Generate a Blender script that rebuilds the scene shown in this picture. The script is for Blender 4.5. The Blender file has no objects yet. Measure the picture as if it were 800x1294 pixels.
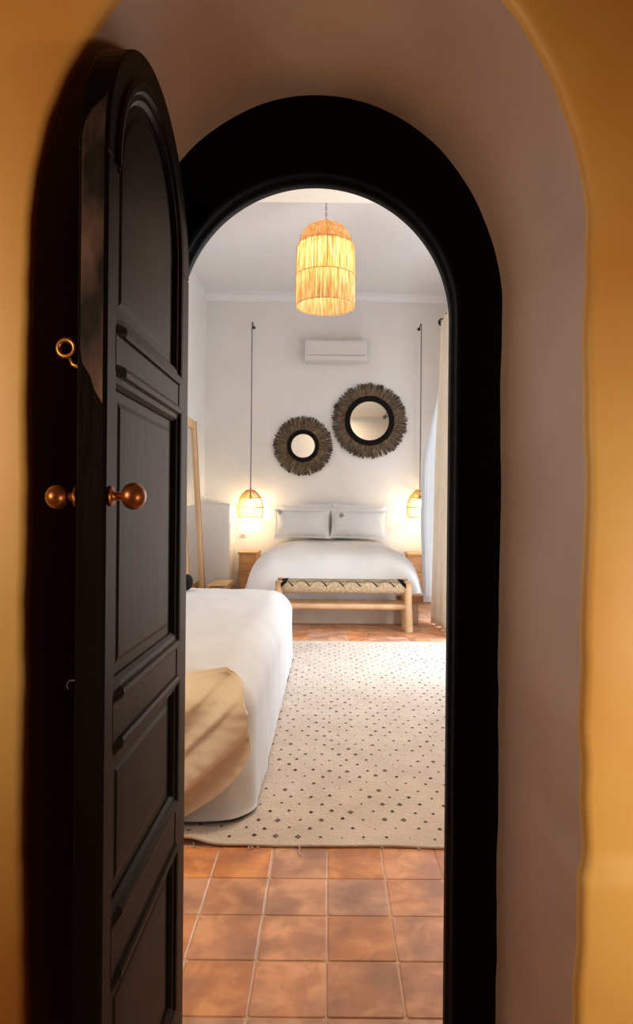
import bpy, math, random
from mathutils import Vector, Matrix, noise
R = random.Random(7)
PI = math.pi
SC = bpy.context.scene
COL = SC.collection

# ------------------------------------------------------------------ camera
F, VPX, VPY, H, ROLL = 840.0, 415.0, 645.0, 1.15, 0.0087
cam_d = bpy.data.cameras.new('camera'); cam = bpy.data.objects.new('camera', cam_d); COL.objects.link(cam)
cam_d.sensor_fit = 'AUTO'; cam_d.sensor_width = 36.0; cam_d.lens = F/1294*36.0
cam_d.shift_x = -(VPX-400)/1294; cam_d.shift_y = (VPY-647)/1294
cam_d.clip_start = 0.02
cam.location = (0, 0, H); cam.rotation_euler = (PI/2, -ROLL, 0)
SC.camera = cam

# ------------------------------------------------------------------ world and light
w = bpy.data.worlds.new('world'); SC.world = w; w.use_nodes = True
w.node_tree.nodes['Background'].inputs[0].default_value = (0.75, 0.86, 1.0, 1)
w.node_tree.nodes['Background'].inputs[1].default_value = 1.0

def area(name, loc, target, size, size_y, power, color, spread=None):
    d = bpy.data.lights.new(name, 'AREA'); d.shape = 'RECTANGLE'; d.size = size; d.size_y = size_y
    d.energy = power; d.color = color
    if spread: d.spread = spread
    o = bpy.data.objects.new(name, d); COL.objects.link(o); o.location = loc
    o.rotation_euler = (Vector(target)-Vector(loc)).to_track_quat('-Z', 'Y').to_euler()
    return o
# daylight entering through the tall window in the right wall of the bedroom
area('daylight', (1.80, 5.75, 1.45), (0.0, 5.85, 1.40), 2.9, 2.6, 150, (0.80, 0.89, 1.0))
sd = bpy.data.lights.new('sun', 'SUN'); sd.energy = 1.3; sd.angle = math.radians(14); sd.color = (0.96, 0.97, 1.0)
so = bpy.data.objects.new('sun', sd); COL.objects.link(so)
so.rotation_euler = Vector((-0.55, 0.03, -0.83)).to_track_quat('-Z', 'Y').to_euler()
# warm ceiling lamp in the lower front part of the bedroom
area('entrance_ceiling_lamp', (0.25, 2.2, 3.36), (0.0, 2.1, 0.0), 0.3, 0.3, 31, (1.0, 0.70, 0.42))
# unseen key and fill lights added on the corridor side, beside the camera
area('corridor_fill_light', (-1.15, 0.0, 1.35), (-0.2, 1.0, 1.36), 0.3, 0.3, 5.4, (1.0, 0.78, 0.52), math.radians(125))
area('corridor_fill_light', (1.15, 0.1, 0.82), (0.35, 1.0, 0.76), 0.3, 0.3, 5.6, (1.0, 0.82, 0.54), math.radians(120))

SC.view_settings.view_transform = 'Standard'; SC.view_settings.look = 'None'
SC.view_settings.gamma = 1.0; SC.view_settings.use_curve_mapping = False
SC.view_settings.exposure = 0.0

# ------------------------------------------------------------------ helpers
def at(px, py, D):
    """a point at depth D metres seen at that place of the photograph"""
    x = (px-VPX) + ROLL*(py-VPY); y = (py-VPY) - ROLL*(px-VPX)
    return Vector((x*D/F, D, H - y*D/F))

def tag(o, label=None, cat=None, group=None, kind=None):
    if label: o['label'] = label
    if cat: o['category'] = cat
    if group: o['group'] = group
    if kind: o['kind'] = kind
    return o

def empty(name, loc):
    o = bpy.data.objects.new(name, None); COL.objects.link(o); o.location = loc
    o.empty_display_size = 0.05
    return o

def world_loc(o):
    v = Vector((0, 0, 0))
    while o: v += o.location; o = o.parent
    return v

def build(name, verts, faces, mat, parent=None, smooth=True, bevel=0, solid=0, subsurf=0, autosmooth=None):
    """one mesh object from world-space vertices; origin at the parent's origin or at the base centre"""
    vs = [Vector(v) for v in verts]
    org = Vector((0, 0, 0))
    if parent is None:
        n = len(vs)
        org = Vector((sum(v.x for v in vs)/n, sum(v.y for v in vs)/n, min(v.z for v in vs)))
    off = org if parent is None else world_loc(parent)
    me = bpy.data.meshes.new(name); me.from_pydata([v-off for v in vs], [], faces); me.update()
    if smooth: me.polygons.foreach_set('use_smooth', [True]*len(me.polygons))
    o = bpy.data.objects.new(name, me); COL.objects.link(o)
    if parent is None: o.location = org
    else: o.parent = parent
    me.materials.append(mat)
    if bevel:
        b = o.modifiers.new('bevel', 'BEVEL'); b.width = bevel; b.segments = 2; b.limit_method = 'ANGLE'; b.angle_limit = math.radians(40)
    if solid:
        s = o.modifiers.new('solid', 'SOLIDIFY'); s.thickness = solid; s.offset = 0
    if subsurf:
        s = o.modifiers.new('sub', 'SUBSURF'); s.levels = subsurf; s.render_levels = subsurf
    if bevel and smooth:
        me.polygons.foreach_set('use_smooth', [False]*len(me.polygons))
    return o

class MB:
    def __init__(s): s.v = []; s.f = []
    def add(s, vs, fs):
        k = len(s.v); s.v += [Vector(v) for v in vs]; s.f += [tuple(i+k for i in f) for f in fs]; return s
    def box(s, x0, x1, y0, y1, z0, z1):
        return s.add([(x0,y0,z0),(x1,y0,z0),(x1,y1,z0),(x0,y1,z0),(x0,y0,z1),(x1,y0,z1),(x1,y1,z1),(x0,y1,z1)],
                     [(0,3,2,1),(4,5,6,7),(0,1,5,4),(1,2,6,5),(2,3,7,6),(3,0,4,7)])
    def tube(s, pts, rad, n=8, closed=False):
        pts = [Vector(p) for p in pts]; m = len(pts)
        rads = rad if isinstance(rad, (list, tuple)) else [rad]*m
        vs = []; ref = None
        for i, p in enumerate(pts):
            if closed: t = pts[(i+1) % m]-pts[i-1]
            else: t = pts[min(i+1, m-1)]-pts[max(i-1, 0)]
            t.normalize()
            if ref is None:
                ref = Vector((0,0,1)) if abs(t.z) < 0.9 else Vector((1,0,0))
            a = t.cross(ref); a.normalize(); b = a.cross(t); ref = b
            for k in range(n):
                an = 2*PI*k/n; vs.append(p + (a*math.cos(an)+b*math.sin(an))*rads[i])
        fs = []
        for i in range(m if closed else m-1):
            j = (i+1) % m
            for k in range(n):
                l = (k+1) % n; fs.append((i*n+k, i*n+l, j*n+l, j*n+k))
        if not closed:
            fs.append(tuple(range(n))); fs.append(tuple((m-1)*n+k for k in reversed(range(n))))
        return s.add(vs, fs)
    def lathe(s, prof, loc=(0,0,0), axis=(0,0,1), n=24):
        """prof: list of (radius, distance along axis)"""
        ax = Vector(axis).normalized(); q = Vector((0,0,1)).rotation_difference(ax); loc = Vector(loc)
        vs = []
        for r, h in prof:
            for k in range(n):
                a = 2*PI*k/n; vs.append(loc + q @ Vector((r*math.cos(a), r*math.sin(a), h)))
        fs = []
        for i in range(len(prof)-1):
            for k in range(n):
                l = (k+1) % n; fs.append((i*n+k, i*n+l, (i+1)*n+l, (i+1)*n+k))
        if prof[0][0] > 1e-6: fs.append(tuple(reversed(range(n))))
        if prof[-1][0] > 1e-6: fs.append(tuple((len(prof)-1)*n+k for k in range(n)))
        return s.add(vs, fs)
    def loft(s, rings, closed=False, caps=False):
        n = len(rings[0]); vs = [v for r in rings for v in r]; fs = []
        for i in range(len(rings)-1):
            for k in range(n if closed else n-1):
                l = (k+1) % n; fs.append((i*n+k, i*n+l, (i+1)*n+l, (i+1)*n+k))
        if caps:
            fs.append(tuple(reversed(range(n)))); fs.append(tuple((len(rings)-1)*n+k for k in range(n)))
        return s.add(vs, fs)
    def rbox(s, c, h, r, n=10, fn=None):
        """box with rounded edges: centre, half sizes, radius"""
        c = Vector(c); h = Vector(h); idx = {}; vs = []; fs = []
        def vert(p):
            key = tuple(round(x, 5) for x in p)
            if key in idx: return idx[key]
            q = Vector((p[0]*h.x, p[1]*h.y, p[2]*h.z))
            inn = Vector((max(-(h.x-r), min(h.x-r, q.x)), max(-(h.y-r), min(h.y-r, q.y)), max(-(h.z-r), min(h.z-r, q.z))))
            d = q-inn
            if d.length > 1e-9: q = inn + d.normalized()*r
            q = c+q
            if fn: q = fn(q)
            idx[key] = len(vs); vs.append(q); return idx[key]
        g = sorted(set([-1, 1] + [math.sin(PI/2*(2*i/n-1)) for i in range(n+1)]))
        for ax in range(3):
            for sg in (-1, 1):
                for i in range(len(g)-1):
                    for j in range(len(g)-1):
                        quad = []
                        for (a, b) in ((g[i],g[j]),(g[i+1],g[j]),(g[i+1],g[j+1]),(g[i],g[j+1])):
                            p = [0,0,0]; p[ax] = sg; p[(ax+1)%3] = a; p[(ax+2)%3] = b; quad.append(vert(p))
                        fs.append(tuple(quad if sg > 0 else reversed(quad)))
        return s.add(vs, fs)
    def prism(s, poly, fn0, fn1):
        """poly: list of 2D points; fn0 / fn1 map (u, v) to the two 3D faces"""
        n = len(poly); a = [fn0(*p) for p in poly]; b = [fn1(*p) for p in poly]
        fs = [tuple(reversed(range(n))), tuple(range(n, 2*n))] + [(i, (i+1)%n, n+(i+1)%n, n+i) for i in range(n)]
        return s.add(a+b, fs)
    def build(s, name, mat, parent=None, **k): return build(name, s.v, s.f, mat, parent, **k)

def grid(name, nu, nv, fn, mat, parent=None, **k):
    vs = [fn(i/(nu-1), j/(nv-1)) for j in range(nv) for i in range(nu)]
    fs = [(j*nu+i, j*nu+i+1, (j+1)*nu+i+1, (j+1)*nu+i) for j in range(nv-1) for i in range(nu-1)]
    return build(name, vs, fs, mat, parent, **k)

def N(x, y, z=0.0, s=1.0): return noise.noise(Vector((x*s, y*s, z*s)))
def sstep(a, b, x):
    t = max(0, min(1, (x-a)/(b-a))); return t*t*(3-2*t)

# ------------------------------------------------------------------ materials
def mat(name, c1, c2=None, scale=6.0, rough=0.6, metal=0.0, bump=0.0, bscale=40.0, spec=0.5, detail=4, stretch=None,
        rnd=None, trans=0.0, c3=None, scale3=2.0, sheen=0.0, coat=0.0, emis=None, estr=0.0, lo=0.35, hi=0.65, dist=0.0, tint=None, world=False, shift=None):
    m = bpy.data.materials.new(name); m.use_nodes = True; nt = m.node_tree; nd = nt.nodes; L = nt.links
    p = nd['Principled BSDF']; p.inputs['Roughness'].default_value = rough; p.inputs['Metallic'].default_value = metal
    p.inputs['Specular IOR Level'].default_value = spec
    if tint: p.inputs['Specular Tint'].default_value = (*tint, 1)
    if coat: p.inputs['Coat Weight'].default_value = coat; p.inputs['Coat Roughness'].default_value = 0.25
    if sheen: p.inputs['Sheen Weight'].default_value = sheen
    if emis: p.inputs['Emission Color'].default_value = (*emis, 1); p.inputs['Emission Strength'].default_value = estr
    tc = nd.new('ShaderNodeTexCoord'); co = tc.outputs['Object']
    if world: co = nd.new('ShaderNodeNewGeometry').outputs['Position']
    if shift:
        ms_ = nd.new('ShaderNodeMapping'); ms_.inputs['Location'].default_value = shift; L.new(co, ms_.inputs[0]); co = ms_.outputs[0]
    if stretch:
        mp = nd.new('ShaderNodeMapping'); mp.inputs['Scale'].default_value = stretch; L.new(co, mp.inputs[0]); co = mp.outputs[0]
    col = None
    if c2:
        n = nd.new('ShaderNodeTexNoise'); n.inputs['Scale'].default_value = scale; n.inputs['Detail'].default_value = detail
        n.inputs['Distortion'].default_value = dist
        L.new(co, n.inputs['Vector'])
        r = nd.new('ShaderNodeValToRGB'); r.color_ramp.elements[0].position = lo; r.color_ramp.elements[1].position = hi
        r.color_ramp.elements[0].color = (*c1, 1); r.color_ramp.elements[1].color = (*c2, 1)
        L.new(n.outputs['Fac'], r.inputs[0]); col = r.outputs[0]
        if c3:
            n3 = nd.new('ShaderNodeTexNoise'); n3.inputs['Scale'].default_value = scale3; n3.inputs['Detail'].default_value = 3
            L.new(co, n3.inputs['Vector'])
            r3 = nd.new('ShaderNodeValToRGB'); r3.color_ramp.elements[0].position = 0.42; r3.color_ramp.elements[1].position = 0.66
            L.new(n3.outputs['Fac'], r3.inputs[0])
            mx = nd.new('ShaderNodeMix'); mx.data_type = 'RGBA'; L.new(r3.outputs[0], mx.inputs[0]); L.new(col, mx.inputs[6]); mx.inputs[7].default_value = (*c3, 1)
            col = mx.outputs[2]
    if rnd:
        oi = nd.new('ShaderNodeObjectInfo'); hs = nd.new('ShaderNodeHueSaturation')
        mr = nd.new('ShaderNodeMapRange'); mr.inputs[3].default_value = 1-rnd; mr.inputs[4].default_value = 1+rnd
        L.new(oi.outputs['Random'], mr.inputs[0]); L.new(mr.outputs[0], hs.inputs['Value'])
        ml = nd.new('ShaderNodeMath'); ml.operation = 'MULTIPLY'; ml.inputs[1].default_value = 7.31; L.new(oi.outputs['Random'], ml.inputs[0])
        fr = nd.new('ShaderNodeMath'); fr.operation = 'FRACT'; L.new(ml.outputs[0], fr.inputs[0])
        m2 = nd.new('ShaderNodeMapRange'); m2.inputs[3].default_value = 1-rnd*1.2; m2.inputs[4].default_value = 1+rnd*0.8
        L.new(fr.outputs[0], m2.inputs[0]); L.new(m2.outputs[0], hs.inputs['Saturation'])
        if col: L.new(col, hs.inputs['Color'])
        else: hs.inputs['Color'].default_value = (*c1, 1)
        col = hs.outputs[0]
    if col: L.new(col, p.inputs['Base Color'])
    else: p.inputs['Base Color'].default_value = (*c1, 1)
    if bump:
        b = nd.new('ShaderNodeTexNoise'); b.inputs['Scale'].default_value = bscale; b.inputs['Detail'].default_value = 5; L.new(co, b.inputs['Vector'])
        bn = nd.new('ShaderNodeBump'); bn.inputs['Strength'].default_value = bump; bn.inputs['Distance'].default_value = 0.01
        L.new(b.outputs['Fac'], bn.inputs['Height']); L.new(bn.outputs[0], p.inputs['Normal'])
    if trans:
        out = nd['Material Output']; tr = nd.new('ShaderNodeBsdfTranslucent')
        if col: L.new(col, tr.inputs[0])
        else: tr.inputs[0].default_value = (*c1, 1)
        ms = nd.new('ShaderNodeMixShader'); ms.inputs[0].default_value = trans
        L.new(p.outputs[0], ms.inputs[1]); L.new(tr.outputs[0], ms.inputs[2]); L.new(ms.outputs[0], out.inputs[0])
    return m

OCH_SHADE_SHIFT = (4.0, 6.0, 7.0)  # noise offset paints the wall's light falloff as deeper orange patches
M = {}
M['ochre'] = mat('ochre_tadelakt', (0.74,0.43,0.115), (0.83,0.52,0.16), 3.0, rough=0.5, bump=0.15, bscale=9, c3=(0.66,0.28,0.055), scale3=1.5, detail=6, shift=OCH_SHADE_SHIFT)
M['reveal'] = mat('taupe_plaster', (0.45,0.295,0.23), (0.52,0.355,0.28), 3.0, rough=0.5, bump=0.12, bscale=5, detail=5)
M['black_wood'] = mat('black_painted_wood', (0.0016,0.0017,0.0018), (0.0026,0.0026,0.0026), 5, rough=0.6, bump=0.1, bscale=18, stretch=(2,2,0.35), spec=0.06)
M['door_wood'] = mat('worn_black_door_paint', (0.0028,0.0022,0.0019), (0.0055,0.0042,0.0036), 5, rough=0.42, bump=0.15, bscale=20, stretch=(2,2,0.3), spec=0.05, tint=(1.0,0.74,0.60), c3=(0.008,0.006,0.005), scale3=3)
_nt = M['door_wood'].node_tree; _p = _nt.nodes['Principled BSDF']; _p.inputs['Specular IOR Level'].default_value = 0.0
_g = _nt.nodes.new('ShaderNodeBsdfAnisotropic'); _g.inputs['Color'].default_value = (0.60, 0.49, 0.42, 1); _g.inputs['Roughness'].default_value = 0.42
_ge = _nt.nodes.new('ShaderNodeNewGeometry'); _dp = _nt.nodes.new('ShaderNodeVectorMath'); _dp.operation = 'DOT_PRODUCT'
_nt.links.new(_ge.outputs['Normal'], _dp.inputs[0]); _nt.links.new(_ge.outputs['Incoming'], _dp.inputs[1])
def _mth(op, a, b=None):
    q = _nt.nodes.new('ShaderNodeMath'); q.operation = op
    for i_, v_ in enumerate((a, b)):
        if v_ is None: continue
        if isinstance(v_, (int, float)): q.inputs[i_].default_value = v_
        else: _nt.links.new(v_, q.inputs[i_])
    return q
_ab = _mth('ABSOLUTE', _dp.outputs['Value']); _om = _mth('SUBTRACT', 1.0, _ab.outputs[0]); _pw = _mth('POWER', _om.outputs[0], 5.0)
_sc = _mth('MULTIPLY', _pw.outputs[0], 0.42); _fr = _mth('ADD', _sc.outputs[0], 0.004)
_nt.links.new(_p.inputs['Normal'].links[0].from_socket, _g.inputs['Normal'])
_ms = _nt.nodes.new('ShaderNodeMixShader'); _nt.links.new(_fr.outputs[0], _ms.inputs[0]); _nt.links.new(_p.outputs[0], _ms.inputs[1]); _nt.links.new(_g.outputs[0], _ms.inputs[2])
_nt.links.new(_ms.outputs[0], _nt.nodes['Material Output'].inputs[0])
M['dark_beams'] = mat('dark_ceiling_wood', (0.10,0.055,0.03), (0.16,0.09,0.05), 5, stretch=(1,6,1))
M['worn'] = mat('worn_door_edge', (0.010,0.007,0.006), (0.15,0.080,0.058), 9, rough=0.6, stretch=(1.5,1,0.5), bump=0.3, bscale=30, lo=0.34, hi=0.56, spec=0.15)
M['copper'] = mat('aged_copper', (0.42,0.15,0.05), (0.28,0.09,0.03), 30, rough=0.36, metal=0.85)
M['brass'] = mat('aged_brass', (0.50,0.22,0.06), (0.36,0.14,0.04), 30, rough=0.35, metal=0.85)
M['white'] = mat('white_plaster', (0.77,0.74,0.70), (0.80,0.775,0.74), 3, rough=0.55, bump=0.06, bscale=6)
M['white_gloss'] = mat('polished_white_plaster', (0.80,0.80,0.80), (0.84,0.84,0.84), 3, rough=0.3, bump=0.05, bscale=4)
M['ceil'] = mat('ceiling_white', (0.83,0.83,0.85))
M['ceil_low'] = mat('ceiling_cream', (0.76,0.68,0.57))
M['grout'] = mat('tile_grout', (0.60,0.40,0.27), (0.66,0.46,0.32), 20, rough=0.8, bump=0.2, bscale=60)
M['tile'] = mat('terracotta_tile', (0.62,0.27,0.125), (0.80,0.385,0.185), 11, rough=0.38, bump=0.08, bscale=30, rnd=0.16, c3=(0.43,0.20,0.115), scale3=7, detail=7, dist=0.8, world=True, lo=0.40, hi=0.60)
M['rug'] = mat('cream_wool', (0.56,0.46,0.375), (0.64,0.535,0.44), 5, rough=0.95, bump=0.5, bscale=70, sheen=0.2, spec=0.1)
M['dot'] = mat('dark_wool', (0.045,0.035,0.030), (0.11,0.09,0.075), 40, rough=0.95, spec=0.1)
M['linen'] = mat('white_cotton', (0.76,0.755,0.755), (0.80,0.795,0.79), 4, rough=0.85, bump=0.45, bscale=7, spec=0.2)
M['cover'] = mat('white_bed_cover', (0.61,0.595,0.58), (0.65,0.635,0.62), 3, rough=0.85, bump=0.25, bscale=6, spec=0.2)
M['throw'] = mat('beige_muslin', (0.78,0.61,0.41), (0.83,0.68,0.48), 5, rough=0.9, bump=0.3, bscale=25, spec=0.15)
M['wood'] = mat('honey_wood', (0.50,0.24,0.085), (0.62,0.32,0.12), 6, rough=0.5, stretch=(1,1,6), bump=0.08, bscale=20)
M['red_wood'] = mat('reddish_wood', (0.36,0.15,0.07), (0.45,0.20,0.10), 6, rough=0.55, stretch=(0.6,6,6))
M['pale_wood'] = mat('pale_eucalyptus_wood', (0.62,0.39,0.195), (0.72,0.49,0.27), 7, rough=0.5, bump=0.1, bscale=20, stretch=(1,1,0.4))
M['plinth'] = mat('beige_plaster', (0.50,0.41,0.32), (0.58,0.48,0.38), 5, rough=0.7, bump=0.1, bscale=12)
M['weave'] = mat('woven_palm', (0.42,0.30,0.17), (0.62,0.48,0.31), 60, rough=0.85, bump=0.9, bscale=80, detail=2)
M['black'] = mat('black_fibre', (0.010,0.008,0.007), rough=0.9, spec=0.1)
M['iron'] = mat('black_iron', (0.015,0.014,0.013), rough=0.5)
M['fringe'] = mat('dried_grass', (0.07,0.045,0.027), (0.30,0.20,0.12), 45, rough=0.9, detail=3)
fm_ = M['fringe']; _n = fm_.node_tree.nodes; _l = fm_.node_tree.links
_p = _n['Principled BSDF']; _src = _p.inputs['Base Color'].links[0].from_socket
_tc = [q for q in _n if q.type == 'TEX_COORD'][0]; _vl = _n.new('ShaderNodeVectorMath'); _vl.operation = 'LENGTH'; _l.new(_tc.outputs['Object'], _vl.inputs[0])
_oi = _n.new('ShaderNodeSeparateColor'); _co = _n.new('ShaderNodeObjectInfo'); _l.new(_co.outputs['Color'], _oi.inputs[0])
_dv = _n.new('ShaderNodeMath'); _dv.operation = 'DIVIDE'; _l.new(_vl.outputs['Value'], _dv.inputs[0]); _l.new(_oi.outputs[0], _dv.inputs[1])
_mr = _n.new('ShaderNodeMapRange'); _mr.inputs[1].default_value = 0.80; _mr.inputs[2].default_value = 1.0; _l.new(_dv.outputs[0], _mr.inputs[0])
_mx = _n.new('ShaderNodeMix'); _mx.data_type = 'RGBA'; _l.new(_mr.outputs[0], _mx.inputs[0]); _l.new(_src, _mx.inputs[6]); _mx.inputs[7].default_value = (0.02, 0.013, 0.009, 1)
_l.new(_mx.outputs[2], _p.inputs['Base Color'])
M['glass'] = mat('mirror_glass', (0.74,0.75,0.74), rough=0.03, metal=1.0)
M['reed'] = mat('amber_reed', (0.70,0.45,0.17), (0.96,0.82,0.55), 70, rough=0.7, trans=0.58, lo=0.40, hi=0.62, stretch=(1,1,0.1), spec=0.2)
M['rattan'] = mat('rattan', (0.62,0.36,0.08), (0.75,0.46,0.13), 40, rough=0.6, trans=0.3)
M['bulb'] = mat('lit_bulb', (1,0.9,0.7), emis=(1.0,0.74,0.38), estr=40)
M['ac'] = mat('white_plastic', (0.70,0.67,0.64), rough=0.4)
M['ac_dark'] = mat('grey_plastic', (0.30,0.29,0.28), rough=0.6)
M['sheer'] = mat('white_sheer', (0.82,0.83,0.84), rough=0.9, trans=0.45)
M['cream'] = mat('cream_curtain', (0.78,0.71,0.60), (0.82,0.75,0.65), 8, rough=0.9, trans=0.2)
M['cord'] = mat('dark_cord', (0.05,0.04,0.035), rough=0.8)
M['plate'] = mat('socket_plastic', (0.55,0.50,0.44), rough=0.4)
M['ink'] = mat('grey_embroidery', (0.16,0.15,0.14), rough=0.9)

# ------------------------------------------------------------------ the wall with the arched doorway
ZB = -0.02
def arch(c, a, b, zc, ns=70, na=90):
    """path up the left jamb, over the arch, down the right: (x, z, outward normal)"""
    out = []
    for i in range(ns): out.append((c-a, ZB+(zc-ZB)*i/ns, -1.0, 0.0))
    for i in range(na+1):
        t = PI-PI*i/na; x, z = math.cos(t), math.sin(t); nx, nz = x/a, z/b; l = math.hypot(nx, nz)
        out.append((c+a*x, zc+b*z, nx/l, nz/l))
    for i in range(ns-1, -1, -1): out.append((c+a, ZB+(zc-ZB)*i/ns, 1.0, 0.0))
    return out
D0, DF = 1.00, 1.40                      # corridor face of the wall, face of the black frame
A_OUT = arch(-0.032, 0.421, 0.530, 1.54)
A_FR = arch(-0.033, 0.389, 0.458, 1.56)
def dado(x, z): return (1-sstep(0.600, 0.625, z))*(1 if x > 0 else 0.25)
def wob(x, z): return 0.007*N(x*2, z*4.0, 3.1) + 0.0035*N(x*5, z*17, 1.7)
def wall_ring(off, dy, wb=1.0):
    r = []
    for x, z, nx, nz in A_OUT:
        o = off + wb*wob(x, z) - 0.012*dado(x, z)*wb
        X = max(-1.7, min(1.7, x+nx*o)); Z = min(2.9, z+nz*o)
        d = dy - 0.012*dado(x, Z)*(1 if dy < D0+0.02 else 0) + (0.004*N(X*3, Z*3, 9.0) if off > 0.03 else 0)
        r.append((X, d, Z))
    return r
rf = 0.016
fillet = [wall_ring(rf*(1-math.sin(t)), D0+rf*(1-math.cos(t))) for t in [PI/2*k/6 for k in range(7)]]
# from far out to the arris, then round the edge
rings = [wall_ring(o, D0, wb) for o, wb in ((2.6,0),(1.7,0),(1.1,0),(0.8,0),(0.6,0),(0.45,.1),(0.33,.3),(0.24,.5),(0.17,.7),(0.11,.9),(0.07,1),(0.045,1))] + fillet
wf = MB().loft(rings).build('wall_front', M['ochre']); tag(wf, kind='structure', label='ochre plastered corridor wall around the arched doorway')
last = fillet[-1]
rev = []
for k in range(15):
    t = k/14; rr = []
    for i, (x, z, nx, nz) in enumerate(A_FR):
        p = Vector(last[i]); o = 0.004 + 0.5*wob(x, z) ; q = Vector((x+nx*o, DF+0.02, z+nz*o))
        v = p.lerp(q, t); bul = 0.006*math.sin(PI*t)
        v += Vector((nx*bul, 0, nz*bul)) + Vector((nx, 0, nz))*0.006*N(v.x*4, v.y*4, v.z*4)*math.sin(PI*t)
        rr.append(v)
    rev.append(rr)
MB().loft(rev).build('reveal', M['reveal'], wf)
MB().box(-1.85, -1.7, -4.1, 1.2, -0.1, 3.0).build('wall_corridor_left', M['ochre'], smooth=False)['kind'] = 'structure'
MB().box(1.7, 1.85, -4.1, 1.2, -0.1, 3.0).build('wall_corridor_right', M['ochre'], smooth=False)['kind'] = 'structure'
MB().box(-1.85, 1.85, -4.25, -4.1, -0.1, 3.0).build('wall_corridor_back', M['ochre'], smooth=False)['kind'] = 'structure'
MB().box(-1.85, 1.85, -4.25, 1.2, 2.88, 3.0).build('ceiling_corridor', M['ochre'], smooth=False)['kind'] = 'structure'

# black arched frame
def fr(r, d):          # ring of the frame at radius r (inner circle family, centre height 1.56)
    return [(x, d, z) for x, z, nx, nz in arch(-0.033, r, r, 1.56)]
frings = [[(x+nx*0.03, DF, z+nz*0.03) for x, z, nx, nz in A_FR],
          [(x-nx*0.004, DF, z-nz*0.004) for x, z, nx, nz in A_FR],
          fr(0.314, DF), fr(0.309, DF-0.005), fr(0.303, DF-0.004), fr(0.300, DF+0.004), fr(0.299, DF+0.022), fr(0.294, DF+0.027), fr(0.292, DF+0.05),
          fr(0.300, DF+0.054), fr(0.362, DF+0.056), fr(0.372, DF+0.17)]
tr1 = MB().loft(frings).build('trim_1', M['black_wood']); tag(tr1, kind='structure', label='black painted arched wooden door frame')
for p in tr1.data.polygons: p.use_smooth = True
# bedroom face of the same wall
irings = []
for o in (0.0, 0.1, 0.3, 0.7, 1.2, 2.2):
    irings.append([(max(-1.65, min(1.60, x+nx*o)), DF+0.16, min(3.4, z+nz*o)) for x, z, nx, nz in arch(-0.033, 0.370, 0.370, 1.56)])
MB().loft(irings).build('wall_entrance', M['white'])['kind'] = 'structure'

# ------------------------------------------------------------------ bedroom shell
XL, XR, YB, ZC, ZL, YS = -1.65, 1.60, 8.85, 4.02, 3.40, 4.86
Y1 = DF+0.16
MB().box(XL-0.15, XL, Y1-0.1, YB+0.15, -0.1, ZC+0.1).build('wall_left', M['white_gloss'], smooth=False)['kind'] = 'structure'
MB().box(XL-0.15, XR+0.15, YB, YB+0.15, -0.1, ZC+0.1).build('wall_back', M['white'], smooth=False)['kind'] = 'structure'
WY0, WY1, WZ0, WZ1 = 4.25, 7.20, 0.06, 2.75
wr = MB().box(XR, XR+0.12, Y1-0.1, WY0, -0.1, ZC+0.1).box(XR, XR+0.12, WY1, YB+0.15, -0.1, ZC+0.1)
wr.box(XR, XR+0.12, WY0, WY1, -0.1, WZ0).box(XR, XR+0.12, WY0, WY1, WZ1, ZC+0.1)
wr.build('wall_right', M['white'], smooth=False)['kind'] = 'structure'
MB().box(XL-0.15, XR+0.15, YS, YB+0.15, ZC, ZC+0.12).build('ceiling', M['ceil'], smooth=False)['kind'] = 'structure'
MB().box(XL-0.15, XR+0.15, Y1-0.1, YS, ZL, ZC+0.12).build('ceiling_lowered', M['ceil_low'], smooth=False)['kind'] = 'structure'
# cove between ceiling and back wall
cv = []
for x in (XL, XR):
    pr = [(x, YB+0.02, ZC+0.02), (x, YB-0.11, ZC+0.02), (x, YB-0.11, ZC-0.012)]
    pr += [(x, YB-0.10+0.09*math.sin(t), ZC-0.10+0.085*math.cos(t)) for t in [PI/2*k/6 for k in range(7)]]
    pr += [(x, YB+0.02, ZC-0.10)]
    cv.append(pr)
MB().loft(cv, closed=True, caps=True).build('trim_2', M['ceil'], smooth=False)['kind'] = 'structure'
# open window: frame with two leaves folded outwards
win = empty('window_1', (XR+0.06, (WY0+WY1)/2, WZ0)); tag(win, kind='structure')
wfm = MB()
wfm.box(XR+0.02, XR+0.10, WY0, WY0+0.06, WZ0, WZ1).box(XR+0.02, XR+0.10, WY1-0.06, WY1, WZ0, WZ1).box(XR+0.02, XR+0.10, WY0+0.06, WY1-0.06, WZ1-0.06, WZ1)
wfm.build('window_frame', M['pale_wood'], win, smooth=False)
# half height plastered partition left of the bed
MB().rbox(((XL-1.235)/2-0.02, 8.62, 0.60), ((-1.235-XL)/2+0.02, 0.26, 0.62), 0.035, 12).build('wall_partition', M['white'])['kind'] = 'structure'

# floor: grout bed and terracotta tiles
fl = MB().box(-2.7, 2.7, -4.2, YB+0.15, -0.12, -0.003).build('floor', M['grout'], smooth=False); fl['kind'] = 'structure'
PX, PY = 0.181, 0.190
def tile_data(sx, sy):
    a, b = sx/2, sy/2; c = 0.005; m = MB()
    vs = []
    for (ix, iy, z) in ((0, 0, -0.010), (0.0, 0.0, -0.002), (0.0025, 0.0025, 0.0)):
        A, B = a-ix, b-iy
        vs += [(-A+c,-B,z),(A-c,-B,z),(A,-B+c,z),(A,B-c,z),(A-c,B,z),(-A+c,B,z),(-A,B-c,z),(-A,-B+c,z)]
    fs = [(k, (k+1)%8, 8+(k+1)%8, 8+k) for k in range(8)] + [(8+k, 8+(k+1)%8, 16+(k+1)%8, 16+k) for k in range(8)] + [tuple(range(16, 24))]
    return vs, fs
TV, TF = tile_data(PX-0.0045, PY-0.005)
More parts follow.
